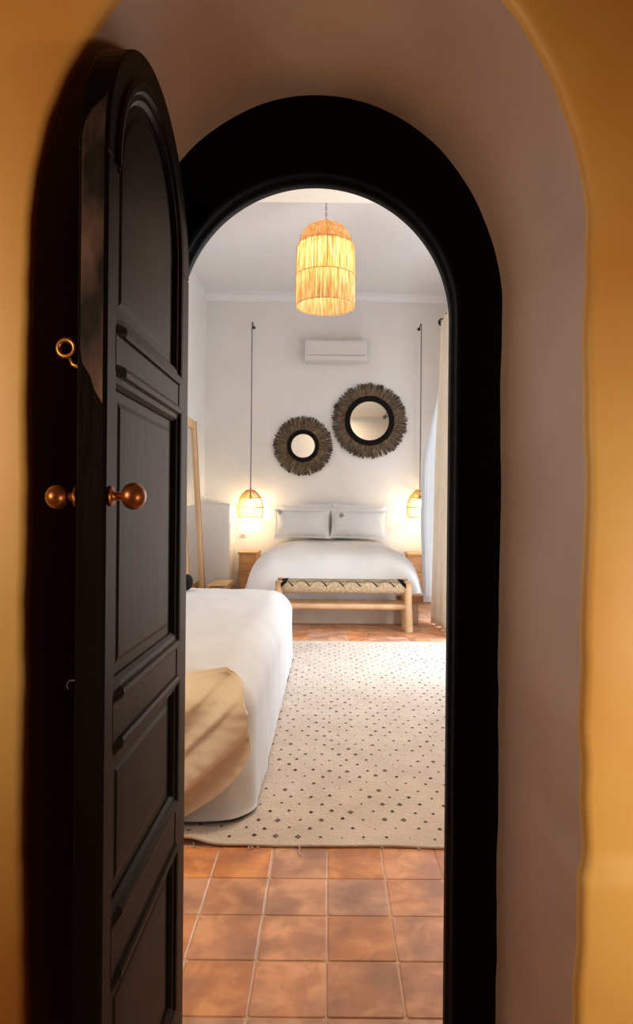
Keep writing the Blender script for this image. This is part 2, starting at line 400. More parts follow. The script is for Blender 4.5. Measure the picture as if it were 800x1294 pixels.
tme = bpy.data.meshes.new('tile'); tme.from_pydata(TV, [], TF); tme.materials.append(M['tile'])
rest = MB()
xoff = at(413.2, 1157, 1.887).x
yj = 1.886
for j in range(-24, 38):
    cy = yj + (j+0.5)*PY
    if cy < -2.7 or cy > YB: continue
    for i in range(-9, 9):
        cx = xoff + (i+0.5)*PX + 0.004*N(i*3.3, j*2.7)
        if cx < XL-0.05+(-0.4 if cy < 1 else 0) or cx > XR+0.08: continue
        z = 0.0012*N(i*7.7, j*5.1, 2); rz = 0.012*N(i*1.7, j*9.1, 4)
        seen = (1.45 < cy < 2.45 and -0.75 < cx < 0.62) or (5.6 < cy < 7.1 and cx > -0.75)
        if seen:
            t = bpy.data.objects.new('tile', tme); COL.objects.link(t); t.parent = fl
            t.location = Vector((cx, cy + 0.003*N(i, j*3.0, 8), z)) - fl.location; t.rotation_euler = (0, 0, rz)
            t.scale = (1+0.012*N(i*5.0, j, 3), 1+0.012*N(i, j*5.0, 6), 1)
        else:
            rest.add([(v[0]+cx, v[1]+cy, v[2]+z) for v in TV], TF)
rt = rest.build('tile_field', M['tile'], fl, smooth=False); rt['kind'] = 'stuff'

# ------------------------------------------------------------------ the door leaf
U0, U1, ZS = 0.885, 1.398, 1.6275          # near (free) edge, hinge edge, spring of its arch
XF, XK = -0.297, -0.337                     # face turned to the opening, face turned to the wall
UC, UA = (U0+U1)/2, (U1-U0)/2
IU0, IU1 = 0.925, 1.312; IC, IA, IB = (IU0+IU1)/2, (IU1-IU0)/2, 0.195
dr = empty('door_1', ((XF+XK)/2, U1, 0.012))
tag(dr, 'black painted arched wooden door leaf standing open into the corridor', 'door', kind='structure')
f0 = lambda u, v: (XF, u, v)
f1 = lambda u, v: (XK, u, v)
def rect(u0, u1, z0, z1): return [(u0,z0),(u1,z0),(u1,z1),(u0,z1)]
DW = M['door_wood']
MB().prism(rect(U0, IU0, 0.012, ZS), f0, f1).build('stile', DW, dr, bevel=0.004)
MB().prism(rect(IU1, U1, 0.012, ZS), f0, f1).build('stile', DW, dr, bevel=0.004)
arc_o = [(UC+UA*math.cos(t), ZS+UA*math.sin(t)) for t in [PI*k/40 for k in range(41)]]
arc_i = [(IC+IA*math.cos(t), ZS+IB*math.sin(t)) for t in [PI-PI*k/40 for k in range(41)]]
ar = MB()
a3 = []
for k in range(41):
    o = arc_o[k]; i = arc_i[40-k]
    a3.append([f0(*o), f0(*i), f1(*i), f1(*o)])
ar.loft(a3, closed=True, caps=True)
ar.build('arched_rail', DW, dr, smooth=False, bevel=0.003)
RAILS = [(1.342, 1.405), (0.812, 0.888), (0.480, 0.572), (0.012, 0.16)]
for z0, z1 in RAILS:
    MB().prism(rect(IU0, IU1, z0, z1), lambda u, v: (XF-0.001, u, v), lambda u, v: (XK+0.001, u, v)).build('rail', DW, dr, bevel=0.003)
def inset(poly, d):
    n = len(poly); out = []
    for i in range(n):
        p0, p1, p2 = Vector(poly[i-1]), Vector(poly[i]), Vector(poly[(i+1)%n])
        e1 = (p1-p0).normalized(); e2 = (p2-p1).normalized()
        n1 = Vector((-e1.y, e1.x)); n2 = Vector((-e2.y, e2.x)); b = n1+n2
        b = b/max(0.3, b.length_squared)*2 if b.length > 1e-6 else n1
        out.append(tuple(p1 + b*d))
    return out
def arched_poly():
    return [(IU0, 1.405), (IU1, 1.405)] + [(IC+IA*math.cos(t), ZS+IB*math.sin(t)) for t in [PI*k/36 for k in range(37)]]
POLYS = [arched_poly(), rect(IU0, IU1, 0.888, 1.342), rect(IU0, IU1, 0.572, 0.812), rect(IU0, IU1, 0.16, 0.480)]
for k, pl in enumerate(POLYS):
    xp = XF-0.010
    pn = MB().prism(inset(pl, -0.004), lambda u, v: (xp, u, v), lambda u, v: (XK+0.012, u, v))
    po = pn.build('panel', DW, dr, smooth=False)
    rr = [inset(pl, 0.034), inset(pl, 0.046)]
    MB().loft([[ (xp-0.001, u, v) for u, v in rr[0]], [(xp+0.002, u, v) for u, v in rr[1]], [(xp+0.0022, u, v) for u, v in inset(pl, 0.07)]], closed=True, caps=True).build('raised_field', DW, po, smooth=False)
    def strip(path, pr):      # moulding along an open path of (u, z, inward du, inward dz)
        sm_ = MB().loft([[((XF-0.0015 if (x > XF-0.0015 and du == 0 and abs(u-IU0) < 1e-6) else x), u+du*o, v+dv*o) for u, v, du, dv in path] for o, x in pr]); n_ = len(path)
        sm_.f += [tuple(q*n_ for q in range(len(pr))), tuple(q*n_+n_-1 for q in reversed(range(len(pr))))]
        sm_.build('moulding', DW, dr, smooth=False)
    bold = [(-0.012, XF-0.002), (-0.010, XF+0.004), (-0.004, XF+0.006), (0.004, XF+0.005), (0.008, XF), (0.016, XF-0.001), (0.022, XF-0.006), (0.023, xp-0.001)]
    slim = [(-0.001, XF-0.001), (0.002, XF-0.001), (0.008, XF-0.006), (0.010, xp-0.001)]
    zb_ = min(p[1] for p in pl); zt_ = ZS if k == 0 else max(p[1] for p in pl)
    strip([(IU0, zb_, 0, 1), (IU0+0.03, zb_, 0, 1), (IU1, zb_, 0, 1)], bold)
    if k == 0:
        strip([(IC+IA*math.cos(t), ZS+IB*math.sin(t), -math.cos(t), -math.sin(t)) for t in [PI-PI*q/36 for q in range(37)]], bold)
    else:
        strip([(IU1, zt_, 0, -1), (IU0+0.03, zt_, 0, -1), (IU0, zt_, 0, -1)], bold)
    strip([(IU1, zb_, -1, 0), (IU1, zt_, -1, 0)], bold)
    strip([(IU0, zt_, 1, 0), (IU0, zb_, 1, 0)], slim)
wv = [];  wz = [1.29+0.43*q/24 for q in range(25)]
def edge_y(z): return U0 if z < ZS else UC-UA*math.sqrt(max(0, 1-((z-ZS)/UA)**2))
we = MB().loft([[(XK+0.005+0.030*(1-(1-q/6)*max(0, min(1, 0.2+(z-1.29)/0.09+0.5*N(z*30, 1.3)))*min(1, max(0, (1.72-z)/0.05+0.4*N(z*40, 4.3)))), edge_y(z)-0.0007, z) for q in range(7)] for z in wz]).build('worn_edge', M['worn'], dr)
we['label'] = 'worn brown patch on the upper free edge of the door'
def knob(x0, sg, prot, rad, y, z, lab):
    rs = MB().lathe([(0.0, 0), (0.014, 0), (0.014, 0.002), (0.010, 0.004), (0.006, 0.0055), (0.0055, prot-rad*0.8)], (x0, y, z), (sg, 0, 0), 20)
    rs.lathe([(rad*math.sin(t), prot-rad*0.92*math.cos(t)) for t in [PI*k/14 for k in range(15)]], (x0, y, z), (sg, 0, 0), 24)
    return rs
kn = knob(XF+0.001, 1, 0.031, 0.0185, 0.904, at(161, 627, 0.904).z, '').build('knob', M['copper'], dr); kn['label'] = 'round copper knob on the face of the door'
kn = knob(XK-0.001, -1, 0.027, 0.0165, 0.895, at(68, 628, 0.895).z, '').build('knob', M['copper'], dr); kn['label'] = 'round copper knob on the wall side of the door'
# ring catch on the wall side
rc = at(84, 440, 0.90)
rg = MB()
rg.tube([rc + Vector((0.0112*math.cos(t), 0.0, 0.0112*math.sin(t))) for t in [2*PI*k/20 for k in range(20)]], 0.0036, 8, closed=True)
ro = rg.build('ring_catch', M['brass'], dr); ro['label'] = 'small brass ring on the wall side of the door'
MB().tube([rc+Vector((0.004, 0, -0.010)), rc+Vector((0.009, 0, -0.022)), (XK+0.004, 0.9, rc.z-0.028)], 0.003, 8).build('catch_pin', M['brass'], ro)
hk = at(85, 860, 0.94)
MB().tube([(XK+0.002, hk.y, hk.z), hk+Vector((0.004,0,0)), hk+Vector((0,0,-0.006)), hk+Vector((0.002,0,-0.012))], 0.002, 8).build('hook', M['iron'], dr)
for zz in (0.35, 1.45):
    MB().lathe([(0.0, -0.045), (0.007, -0.045), (0.007, 0.045), (0.0, 0.045)], (XK-0.004, U1-0.002, zz), (0,0,1), 12).build('hinge', M['iron'], dr, smooth=False)

# ------------------------------------------------------------------ rug
RX0, RX1, RY0, RY1 = -1.45, 1.30, 2.262, 5.80
def rug_edge(x): return 0.012*N(x*3, 1.1) + (0.03*sstep(-0.30, -0.62, x))
def rug_z(x, y):
    z = 0.009 + 0.006*max(0, N(x*5, y*3, 4.2)) + 0.003*max(0, N(x*14, y*11, 1.2))
    f = math.exp(-((y-RY0)/0.09)**2)
    z += f*(0.022*math.exp(-((x+0.47)/0.075)**2)) * (1 if y < 2.6 else 0)
    return z
def rug_fn(u, v):
    x = RX0+(RX1-RX0)*u; e = rug_edge(x); vv = v**1.25
    y = RY0+e*(1-vv) + (RY1-RY0)*vv
    x += 0.010*N(y*2.5, 7.7)*(1 if u in (0, 1) else 0)
    return (x, y, rug_z(x, y))
rug = grid('rug', 150, 190, rug_fn, M['rug'])
sm = rug.modifiers.new('thick', 'SOLIDIFY'); sm.thickness = 0.007; sm.offset = -1
tag(rug, 'cream wool rug with rows of small dark diamonds on the tiled floor', 'rug')
dm = MB()
nr = int((RY1-RY0-0.08)/0.0655)
for j in range(nr):
    for i in range(36):
        x = RX0+0.03 + (i+0.5*(j % 2))*0.078 + R.uniform(-.009, .009); y = RY0+0.055+j*0.0655+R.uniform(-.009, .009)
        if x > RX1-0.02: continue
        if -1.6 < x < -0.42 and 2.6 < y < 5.1: continue
        y += rug_edge(x)*(1-j/nr)
        s = R.uniform(0.55, 1.0)*(1.0 if R.random() > 0.12 else 0.45); a, b = 0.0105*s, 0.0135*s
        def dia(cx, cy, a, b):
            pts = [(cx-a, cy+R.uniform(-.002,.002)), (cx-0.3*a, cy-0.55*b), (cx, cy-b), (cx+0.35*a, cy-0.5*b), (cx+a, cy+R.uniform(-.002,.002)), (cx+0.3*a, cy+0.6*b), (cx, cy+b), (cx-0.4*a, cy+0.55*b)]
            c = (cx, cy, rug_z(cx, cy)+0.0032)
            dm.add([c]+[(p[0], p[1], rug_z(*p)+0.0012) for p in pts], [(0, k+1, (k+1) % 8+1) for k in range(8)])
        if s > 0.93:
            for ox, oy in ((a*.62,0), (-a*.62,0), (0,b*.62), (0,-b*.62)): dia(x+ox, y+oy, a*.5, b*.5)
        else: dia(x, y, a, b)
do = dm.build('woven_diamonds', M['dot'], rug); do['kind'] = 'stuff'
for px, ln in ((377, 0.07), (313, 0.03), (317, 0.022), (324, 0.02), (480, 0.02), (526, 0.022), (243, 0.03)):
    p = at(px, 1072, 2.27); p.y = RY0+rug_edge(p.x)+0.01
    fm = MB().tube([(p.x, p.y, 0.008), (p.x+0.006, p.y-0.3*ln, 0.004), (p.x+0.003, p.y-0.6*ln, 0.0035), (p.x+0.012, p.y-ln, 0.0035)], 0.0022, 6); fm.build('loose_thread', M['rug'], rug)

# ------------------------------------------------------------------ covered daybed in the left foreground
BX, BW, BY0, BY1 = -0.912, 0.645, 2.405, 5.18
bed1 = empty('daybed', (BX, (BY0+BY1)/2, 0.0)); tag(bed1, 'daybed under a smooth white floor length cover, beside the open door', 'bed')
def near_bed(q):
    x, y, z = q
    k = 1-sstep(0.05, 0.42, z); sx = (x-BX)/BW; sy = (y-(BY0+BY1)/2)/((BY1-BY0)/2)
    crown = sstep(0.3, 0.5, z)
    z += crown*(0.010*N(x*2.5, y*1.6, 5) + 0.004*N(x*9, y*6, 7) - 0.020*abs(sx)**3)
    if abs(sx) > 0.85: x += math.copysign(1, sx)*(0.010*N(y*4, z*2, 2) + k*(0.006 + 0.008*N(y*11, z*1.5, 6)))
    if sy < -0.9: y += -k*0.012 + 0.012*N(x*7+z*3, z*5, 1)
    return Vector((x, y, max(0.026, z)))
MB().rbox((BX, (BY0+BY1)/2, 0.0), (BW, (BY1-BY0)/2, 0.55), 0.155, 64, fn=near_bed).build('cover', M['cover'], bed1)
MB().rbox((BX, (BY0+BY1)/2, 0.27), (BW-0.07, (BY1-BY0)/2-0.08, 0.24), 0.05, 6).build('mattress', M['linen'], bed1)
# beige cloth hanging over the foot end
T = [(170,868),(240,857),(282,849),(303,866),(313,900)]
B = [(170,1075),(240,1022),(276,997),(303,974),(317,950)]
def curve(C, s):
    if C is T:
        s = s*(len(C)-1); i = min(int(s), len(C)-2); t = s-i; return Vector((*C[i], 0)).lerp(Vector((*C[i+1], 0)), t)
    s = s*(len(C)-1); i = min(int(s), len(C)-2); t = s-i
    p = [Vector((*C[max(0, min(len(C)-1, i+k))], 0)) for k in (-1, 0, 1, 2)]
    return 0.5*((2*p[1]) + (p[2]-p[0])*t + (2*p[0]-5*p[1]+4*p[2]-p[3])*t*t + (-p[0]+3*p[1]-3*p[2]+p[3])*t**3)
def throw_fn(u, v):
    a = curve(T, u); b = curve(B, u); p = a.lerp(b, v); x, y = p.x, p.y
    q = (x*70+y*76)/103.3
    def saw(q, q0, q1, q2): return 0 if q < q0 or q > q2 else (sstep(q0, q1, q) if q < q1 else 1-sstep(q1, q2, q))
    left = sstep(325, 268, x)
    h = 0.024*saw(q, 780, 821, 828) + 0.085*saw(q, 832, 886, 897)*(0.15+0.85*left) + 0.070*saw(q, 900, 931, 945)*(0.2+0.8*left) + 0.022*saw(q, 838, 853, 859)*left
    h = 0.008 + h + 0.006*N(x*0.05, y*0.09, 2)
    w = at(x, y, BY0)
    # follow the rounded top edge of the cover
    top = sstep(0.40, 0.545, w.z)
    yy = BY0 - 0.014 - h*(1-0.5*top) + 0.10*top**2
    if v < 0.02: yy += 0.014
    if u > 0.98: yy += 0.012
    w.y = yy; w.z = max(0.026, w.z)
    return w
grid('throw', 60, 70, throw_fn, M['throw'], bed1, solid=0.004)
# small black bag on the far end of the daybed
bag = MB().rbox((-1.105, 4.86, 0.612), (0.115, 0.07, 0.055), 0.05, 8, fn=lambda q: q+Vector((0,0,0.012))*N(q.x*14, q.y*14, q.z*14))
bg = bag.build('pouch', M['black']); tag(bg, 'small black pouch lying on the far left end of the daybed', 'pouch')

# ------------------------------------------------------------------ leaning mirror on the left wall
lm = empty('standing_mirror', (-1.53, 7.6, 0.0)); tag(lm, 'tall pale wood framed mirror leaning on the left wall', 'mirror')
def lean(y, z, t):   # t: distance out from the wall side of the frame
    a = math.atan2(0.135, 2.2)
    return Vector((-1.475-0.035 - z*math.sin(a) + t*math.cos(a), y, 0.004 + z*math.cos(a) + t*math.sin(a)))
def lbox(y0, y1, z0, z1, t0, t1):
    m = MB(); vs = [lean(y, z, t) for z in (z0, z1) for (y, t) in ((y0,t0),(y0,t1),(y1,t1),(y1,t0))]
    return m.add(vs, [(0,3,2,1),(4,5,6,7),(0,1,5,4),(1,2,6,5),(2,3,7,6),(3,0,4,7)])
LH = 2.20
for y0, y1 in ((7.10, 7.20), (7.92, 8.02)):
    st = lbox(y0, y1, 0, LH, 0, 0.045).build('stile', M['pale_wood'], lm, bevel=0.003)
    lbox(y0+0.045, y0+0.055, 0.0, LH-0.001, 0.045, 0.052).build('bead', M['wood'], st)
for z0, z1 in ((0.02, 0.12), (LH-0.10, LH)):
    lbox(7.20, 7.92, z0, z1, 0, 0.044).build('rail', M['pale_wood'], lm, bevel=0.003)
lbox(7.19, 7.93, 0.11, LH-0.09, 0.010, 0.018).build('glass', M['glass'], lm, smooth=False)
# low wooden stool between the mirror and the bed
stl = empty('low_stool', (-1.28, 8.0, 0)); tag(stl, 'low pale wooden stool between the standing mirror and the bedside table', 'stool')
for xx in (-1.385, -1.185):
    MB().box(xx-0.018, xx+0.018, 7.70, 8.33, 0.215, 0.255).build('rail', M['pale_wood'], stl, bevel=0.004)
    for yy in (7.74, 8.29):
        MB().box(xx-0.016, xx+0.016, yy-0.018, yy+0.018, 0.0, 0.215).build('leg', M['pale_wood'], stl, bevel=0.003)
for k in range(6):
    MB().box(-1.40, -1.17, 7.72+k*0.1, 7.79+k*0.1, 0.256, 0.270).build('slat', M['pale_wood'], stl, bevel=0.003)

# ------------------------------------------------------------------ double bed at the back wall
bd = empty('double_bed', (0.06, 7.75, 0)); tag(bd, 'double bed with a white duvet on a plastered base against the back wall', 'bed')
bc = 0.06
MB().box(bc-0.86, bc+0.86, 6.72, YB-0.005, 0.0, 0.225).build('base', M['plinth'], bd, bevel=0.015)
MB().box(bc-0.90, bc+0.90, 6.69, YB-0.01, 0.225, 0.30).build('board', M['red_wood'], bd, bevel=0.005)
MB().rbox((bc, 7.86, 0.42), (0.78, 0.93, 0.12), 0.06, 8).build('mattress', M['linen'], bd)
def duvet(u, v):
    s = math.sin(PI/2*(2*u-1)); t = math.sin(PI/2*v); edge = max(abs(s), t)**40; s, t = s*(1-0.11*t**8), t*(1-0.11*abs(s)**8)
    x = bc+(0.935+0.085*t*t)*s; y = 8.72-2.07*t
    z = 0.275+0.485*max(0, 1-abs(s)**5.0-t**7)**0.55
    k = sstep(0.3, 0.6, z)
    k *= sstep(8.6, 8.1, y)*0.8+0.2
    z += k*(0.030*N(x*2.6, y*2.2, 3.3)+0.014*N(x*7, y*3, 9)) + 0.010*math.sin(x*5+y*3)*k
    if t > 0.97: y += 0.022*N(x*5+z*3, z*7, 2.1)
    if abs(s) > 0.95: x += math.copysign(1, s)*0.025*N(y*4, z*5, 8)
    return (x, y, max(0.215, z - (z-0.22)*edge))
grid('duvet', 110, 110, duvet, M['linen'], bd)
def pillow(cx, y, z0, w, h, t, tilt, name, label, rz=0.0, motif=None):
    """a cushion standing on its long edge, leaning back by tilt"""
    rt = Matrix.Rotation(tilt, 3, 'X') @ Matrix.Rotation(rz, 3, 'Y')
    vs = []; fs = []; n = 26; cz = z0 + h/2
    def fn(u, v, sg):
        au, av = abs(u), abs(v)
        ex = 1-0.05*(1-av**2)+0.02*av**4; ez = 1-0.06*(1-au**2)+0.03*au**4
        m = max(0, (1-min(1, au/0.93)**3.2))*max(0, (1-min(1, av/0.88)**3.2))
        th = t/2*m**0.5 + 0.006
        wv = 0.008*N(u*4+cx*3, v*4, 2)+0.006*N(u*9, v*9, cx)
        return rt @ Vector((w/2*u*ex, sg*th+wv, h/2*v*ez+0.006*N(u*3, cx, 1))) + Vector((cx, y, cz))
    g = [math.sin(PI/2*(2*i/(n-1)-1))*0.6+0.4*(2*i/(n-1)-1) for i in range(n)]
    m = MB()
    for sg in (-1, 1):
        m.add([fn(u, v, sg) for v in g for u in g], [tuple((j*n+i, j*n+i+1, (j+1)*n+i+1, (j+1)*n+i) if sg < 0 else (j*n+i, (j+1)*n+i, (j+1)*n+i+1, j*n+i+1)) for j in range(n-1) for i in range(n-1)])
    o = m.build(name, M['linen']); tag(o, label, 'pillow', 'pillows on the double bed')
    if motif:
        mm = MB(); ux, vz = motif
        for du, dv in ((0,0), (0.05,0.10), (0.10,-0.02), (0.03,-0.12)):
            c = fn(ux+du, vz+dv, -1); c.y -= 0.004
            mm.tube([c+Vector((0.012*math.cos(a), -0.001, 0.010*math.sin(a))) for a in [2*PI*k/8 for k in range(8)]], 0.0035, 5, closed=True)
        mm.build('embroidery', M['ink'], o)
    return o
pillow(-0.31, 8.715, 0.775, 0.70, 0.46, 0.13, -0.08, 'pillow', 'rear white pillow against the wall at the left of the double bed')
pillow(0.42, 8.715, 0.775, 0.72, 0.46, 0.13, -0.08, 'pillow', 'rear white pillow against the wall at the right of the double bed')
pillow(-0.335, 8.50, 0.785, 0.71, 0.385, 0.18, -0.22, 'pillow', 'front white pillow with grey motif in its left corner, on the left of the bed', motif=(-0.86, 0.74))
pillow(0.395, 8.50, 0.785, 0.73, 0.385, 0.18, -0.22, 'pillow', 'front white pillow with small grey motif, on the right of the bed', rz=0.03, motif=(-0.70, 0.50))

# bedside tables
def bedside(x0, x1, label):
    t = empty('bedside_table', ((x0+x1)/2, 8.6, 0)); tag(t, label, 'bedside table', 'wooden bedside tables')
    MB().box(x0, x1, 8.40, 8.82, 0.12, 0.585).build('body', M['wood'], t, bevel=0.004)
    MB().box(x0-0.012, x1+0.012, 8.385, 8.83, 0.585, 0.615).build('top', M['wood'], t, bevel=0.004)
    dwr = MB().box(x0+0.02, x1-0.02, 8.385, 8.40, 0.38, 0.57).build('drawer', M['wood'], t, bevel=0.003)
    MB().lathe([(0, 0), (0.006, 0), (0.006, 0.012), (0.014, 0.016), (0.012, 0.026), (0, 0.028)], ((x0+x1)/2, 8.386, 0.475), (0,-1,0), 12).build('knob', M['wood'], dwr)
    MB().box(x0+0.02, x1-0.02, 8.385, 8.40, 0.14, 0.36).build('drawer', M['wood'], t, bevel=0.003)
    for lx in (x0+0.025, x1-0.025):
        for ly in (8.43, 8.79):
            MB().lathe([(0.014, 0), (0.020, 0.12)], (lx, ly, 0.0), n=10).build('leg', M['wood'], t)
bedside(-1.125, -0.905, 'wooden bedside table left of the double bed under the pendant lamp')
bedside(1.035, 1.34, 'wooden bedside table right of the double bed beside the curtain')

# ------------------------------------------------------------------ bench at the foot of the bed
bn = empty('bench', (0.15, 6.47, 0)); tag(bn, 'pale wooden bench with woven patterned seat at the foot of the bed', 'bench')
bx0, bx1, by0, by1 = -0.462, 0.760, 6.335, 6.61
def pole(p, q, r0, r1, sd):
    p = Vector(p); q = Vector(q); pts = [p.lerp(q, k/8) + Vector((N(sd, k*.4), N(sd+5, k*.4), 0))*0.005 for k in range(9)]
    return MB().tube(pts, [r0+(r1-r0)*k/8 + 0.002*N(sd, k*.9, 3) for k in range(9)], 12)
for i, (lx, ly) in enumerate(((bx0,by0),(bx1,by0),(bx0,by1),(bx1,by1))):
    sx = 0.018*(1 if lx > 0.1 else -1)
    pole((lx+sx, ly, 0.0), (lx, ly, 0.475), 0.040, 0.036, i*3.1).build('leg', M['pale_wood'], bn)
for ly, sd in ((by0, 1.2), (by1, 8.8)):
    pole((bx0, ly, 0.235), (bx1, ly, 0.235), 0.030, 0.028, sd).build('stretcher', M['pale_wood'], bn)
for lx, sd in ((bx0, 4.2), (bx1, 6.8)):
    pole((lx, by0, 0.285), (lx, by1, 0.285), 0.022, 0.022, sd).build('stretcher', M['pale_wood'], bn)
seat = MB().rbox(((bx0+bx1)/2, (by0+by1)/2, 0.415), ((bx1-bx0)/2-0.015, (by1-by0)/2+0.045, 0.055), 0.045, 14).build('seat', M['weave'], bn)
pm = MB()
sy0, sz1, sr = by0-0.045, 0.470, 0.045
def onseat(x, q):        # q: distance over the front edge, 0 where the top begins to round down, negative down the front
    if q >= 0: return (x, sy0+sr+q, sz1+0.0012)
    a = min(PI/2, -q/sr); rest_ = max(0, -q-sr*PI/2)
    return (x, sy0+sr-(sr+0.0012)*math.sin(a), sz1-sr+(sr+0.0012)*math.cos(a)-rest_)
def zig(q_lo, q_hi, wd, n=7):
    for k in range(2*n):
        xa = bx0+0.05+(bx1-bx0-0.10)*k/(2*n); xb = bx0+0.05+(bx1-bx0-0.10)*(k+1)/(2*n)
        qa, qb = (q_hi, q_lo) if k % 2 == 0 else (q_lo, q_hi)
        seg = 8; L_ = []
        for m_ in range(seg+1):
            t = m_/seg; x = xa+(xb-xa)*t; q = qa+(qb-qa)*t
            L_.append([onseat(x, q-wd), onseat(x, q+wd)])
        pm.loft(L_)
zig(-0.062, 0.03, 0.010); zig(-0.015, 0.09, 0.012); zig(0.26, 0.16, 0.012)
pm.build('zigzag_pattern', M['black'], seat, smooth=False)['kind'] = 'stuff'
for lx, sg in ((bx0+0.018, 1), (bx1-0.018, -1)):
    cm = MB(); cm.loft([[onseat(lx, q), onseat(lx+sg*(0.055 if q > -0.03 else 0.055*(1-(-0.03-q)/0.05)), q)] for q in [0.30-0.38*k/20 for k in range(21)]])
    cm.build('dark_corner', M['black'], seat, smooth=False)

# ------------------------------------------------------------------ mirrors with grass fringe
def sun_mirror(px, py, ro, ri, rg_, label, n, seed):
    c = at(px, py, 8.80); s = 8.80/F; ro *= s; ri *= s; rg_ *= s; rr = random.Random(seed)
    t = empty('fringed_mirror', (c.x, c.y, c.z)); tag(t, label, 'mirror', 'fringed round mirrors')
    for layer in range(2):
        m = MB(); a = 0.0; gap = {rr.randrange(n) for _ in range(int(n*0.09))}
        for k in range(n):
            if layer and k in gap: continue
            a = 2*PI*(k+rr.uniform(-.35, .35))/n; ln = ro*(1-0.07*rr.random()**2)*(0.985+0.015*math.sin(k*0.7)); wd = PI*ro/n*rr.uniform(0.9, 1.5)
            if k in gap and not layer: ln *= 0.8
            ca, sa = math.cos(a), math.sin(a); yy = c.y + 0.020 - 0.020*layer - 0.012*rr.random(); tw = rr.uniform(-.012, .012)
            def P(r, o, y): return (c.x+ca*r-sa*o, y, c.z+sa*r+ca*o)
            r0 = rg_*0.98
            m.add([P(r0, -wd*.5, yy), P(r0, wd*.5, yy), P(ln*.8, wd*.7, yy-tw), P(ln, wd*.45, yy-tw), P(ln, -wd*.45, yy+tw), P(ln*.8, -wd*.7, yy+tw),
                   P(r0, 0, yy-0.004), P(ln*.8, 0, yy-0.006)],
                  [(0,6,7,5),(6,1,2,7),(5,7,4),(7,3,4),(7,2,3)])
        f = m.build('fringe', M['fringe'], t, smooth=False); f['kind'] = 'stuff'; f.color = (ro, ro, ro, 1)
    MB().lathe([(ri*0.97, 0.0), (ri*0.97, 0.030), (ri*1.02, 0.040), (rg_*0.98, 0.040), (rg_*1.03, 0.032), (rg_*1.03, 0.0)], (c.x, c.y+0.012, c.z), (0,-1,0), 48).build('ring', M['black'], t, smooth=False)
    MB().lathe([(0, 0.0), (ri*0.98, 0.0), (ri*0.98, 0.012), (0.0, 0.012)], (c.x, c.y, c.z), (0,-1,0), 48).build('glass', M['glass'], t, smooth=False)
sun_mirror(467, 532, 49, 25.2, 30.5, 'larger round mirror with dark grass fringe, higher on the back wall', 190, 3)
sun_mirror(383, 563.5, 38.5, 15.3, 19.8, 'smaller round mirror with dark grass fringe, lower on the back wall', 150, 5)

# ------------------------------------------------------------------ air conditioner
ac = empty('air_conditioner', (0.09, 8.83, 3.14)); tag(ac, 'white wall mounted air conditioner above the mirrors', 'air conditioner')
p0 = at(385, 429, 8.63); p1 = at(465, 456, 8.63)
ax0, ax1, az0, az1 = p0.x, p1.x, p1.z, p0.z
MB().rbox(((ax0+ax1)/2, 8.735, (az0+az1)/2), ((ax1-ax0)/2, 0.115, (az1-az0)/2), 0.025, 10).build('body', M['ac'], ac)
MB().rbox(((ax0+ax1)/2, 8.625, az0+0.035), ((ax1-ax0)/2-0.03, 0.006, 0.026), 0.005, 6).build('flap', M['ac'], ac)
MB().box(ax0+0.03, ax1-0.03, 8.617, 8.63, az0+0.064, az0+0.071).build('outlet', M['ac_dark'], ac, smooth=False)

# ------------------------------------------------------------------ pendant lamp with reed shade
def point(name, loc, power, color, r):
    d = bpy.data.lights.new(name, 'POINT'); d.energy = power; d.color = color; d.shadow_soft_size = r
    o = bpy.data.objects.new(name, d); COL.objects.link(o); o.location = loc; return o
PD = 5.80
pc = at(411.5, 345, PD); ps = PD/F
zt, zsd, zm, zb = at(411, 283, PD).z, at(411, 311, PD).z, at(411, 350, PD).z, at(411, 388, PD).z
pr_ = 36.5*ps
pl = empty('pendant_lamp', (pc.x, pc.y, zb)); tag(pl, 'large reed pendant lamp with domed top hanging from the ceiling', 'pendant lamp')
def reeds(z0, z1, r0, r1, n, seed):
    rr = random.Random(seed); m = MB()
    for k in range(n):
        a = 2*PI*(k+rr.uniform(-.3, .3))/n; da = PI/n*rr.uniform(0.75, 1.12); dr_ = rr.uniform(-.004, .004)
        e0 = rr.uniform(-.006, .004); e1 = rr.uniform(-.004, .006)
        m.add([(pc.x+(r+dr_+th)*math.cos(a+s*da), pc.y+(r+dr_+th)*math.sin(a+s*da), z) for (r, z) in ((r0, z0+e0), (r1, z1+e1)) for (s, th) in ((-1,0),(0,.004),(1,0))],
              [(0,1,4,3),(1,2,5,4)])
    return m
for (z0, z1, r0, r1, sd) in ((zm, zsd, pr_, pr_*0.965, 1), (zb, zm, pr_*1.01, pr_*1.0, 2)):
    for lay in range(2):
        o = reeds(z0, z1, r0-0.004*lay, r1-0.004*lay, 120, sd+10*lay).build('reed_wall', M['reed'], pl, smooth=False); o['kind'] = 'stuff'
dome = []
for k in range(13):
    t = k/12; r = pr_*0.90*math.cos(t*PI/2*0.84)**0.9; dome.append((r + (0.008 if k % 3 == 1 else 0), zsd-0.012 + (zt-zsd+0.005)*math.sin(t*PI/2)**1.0))
MB().lathe(dome, (pc.x, pc.y, 0), n=48).build('dome', M['reed'], pl)
def hoop(m, z, r, wr_): m.tube([(pc.x+r*math.cos(a), pc.y+r*math.sin(a), z) for a in [2*PI*k/48 for k in range(48)]], wr_, 6, closed=True)
for z, r in ((zm, pr_*1.015), (zb+0.005, pr_*1.015), (zsd-0.005, pr_*0.95), ((zt+zsd)/2+0.02, pr_*0.66)):
    m = MB(); hoop(m, z, r, 0.004); m.build('hoop', M['wood'], pl)
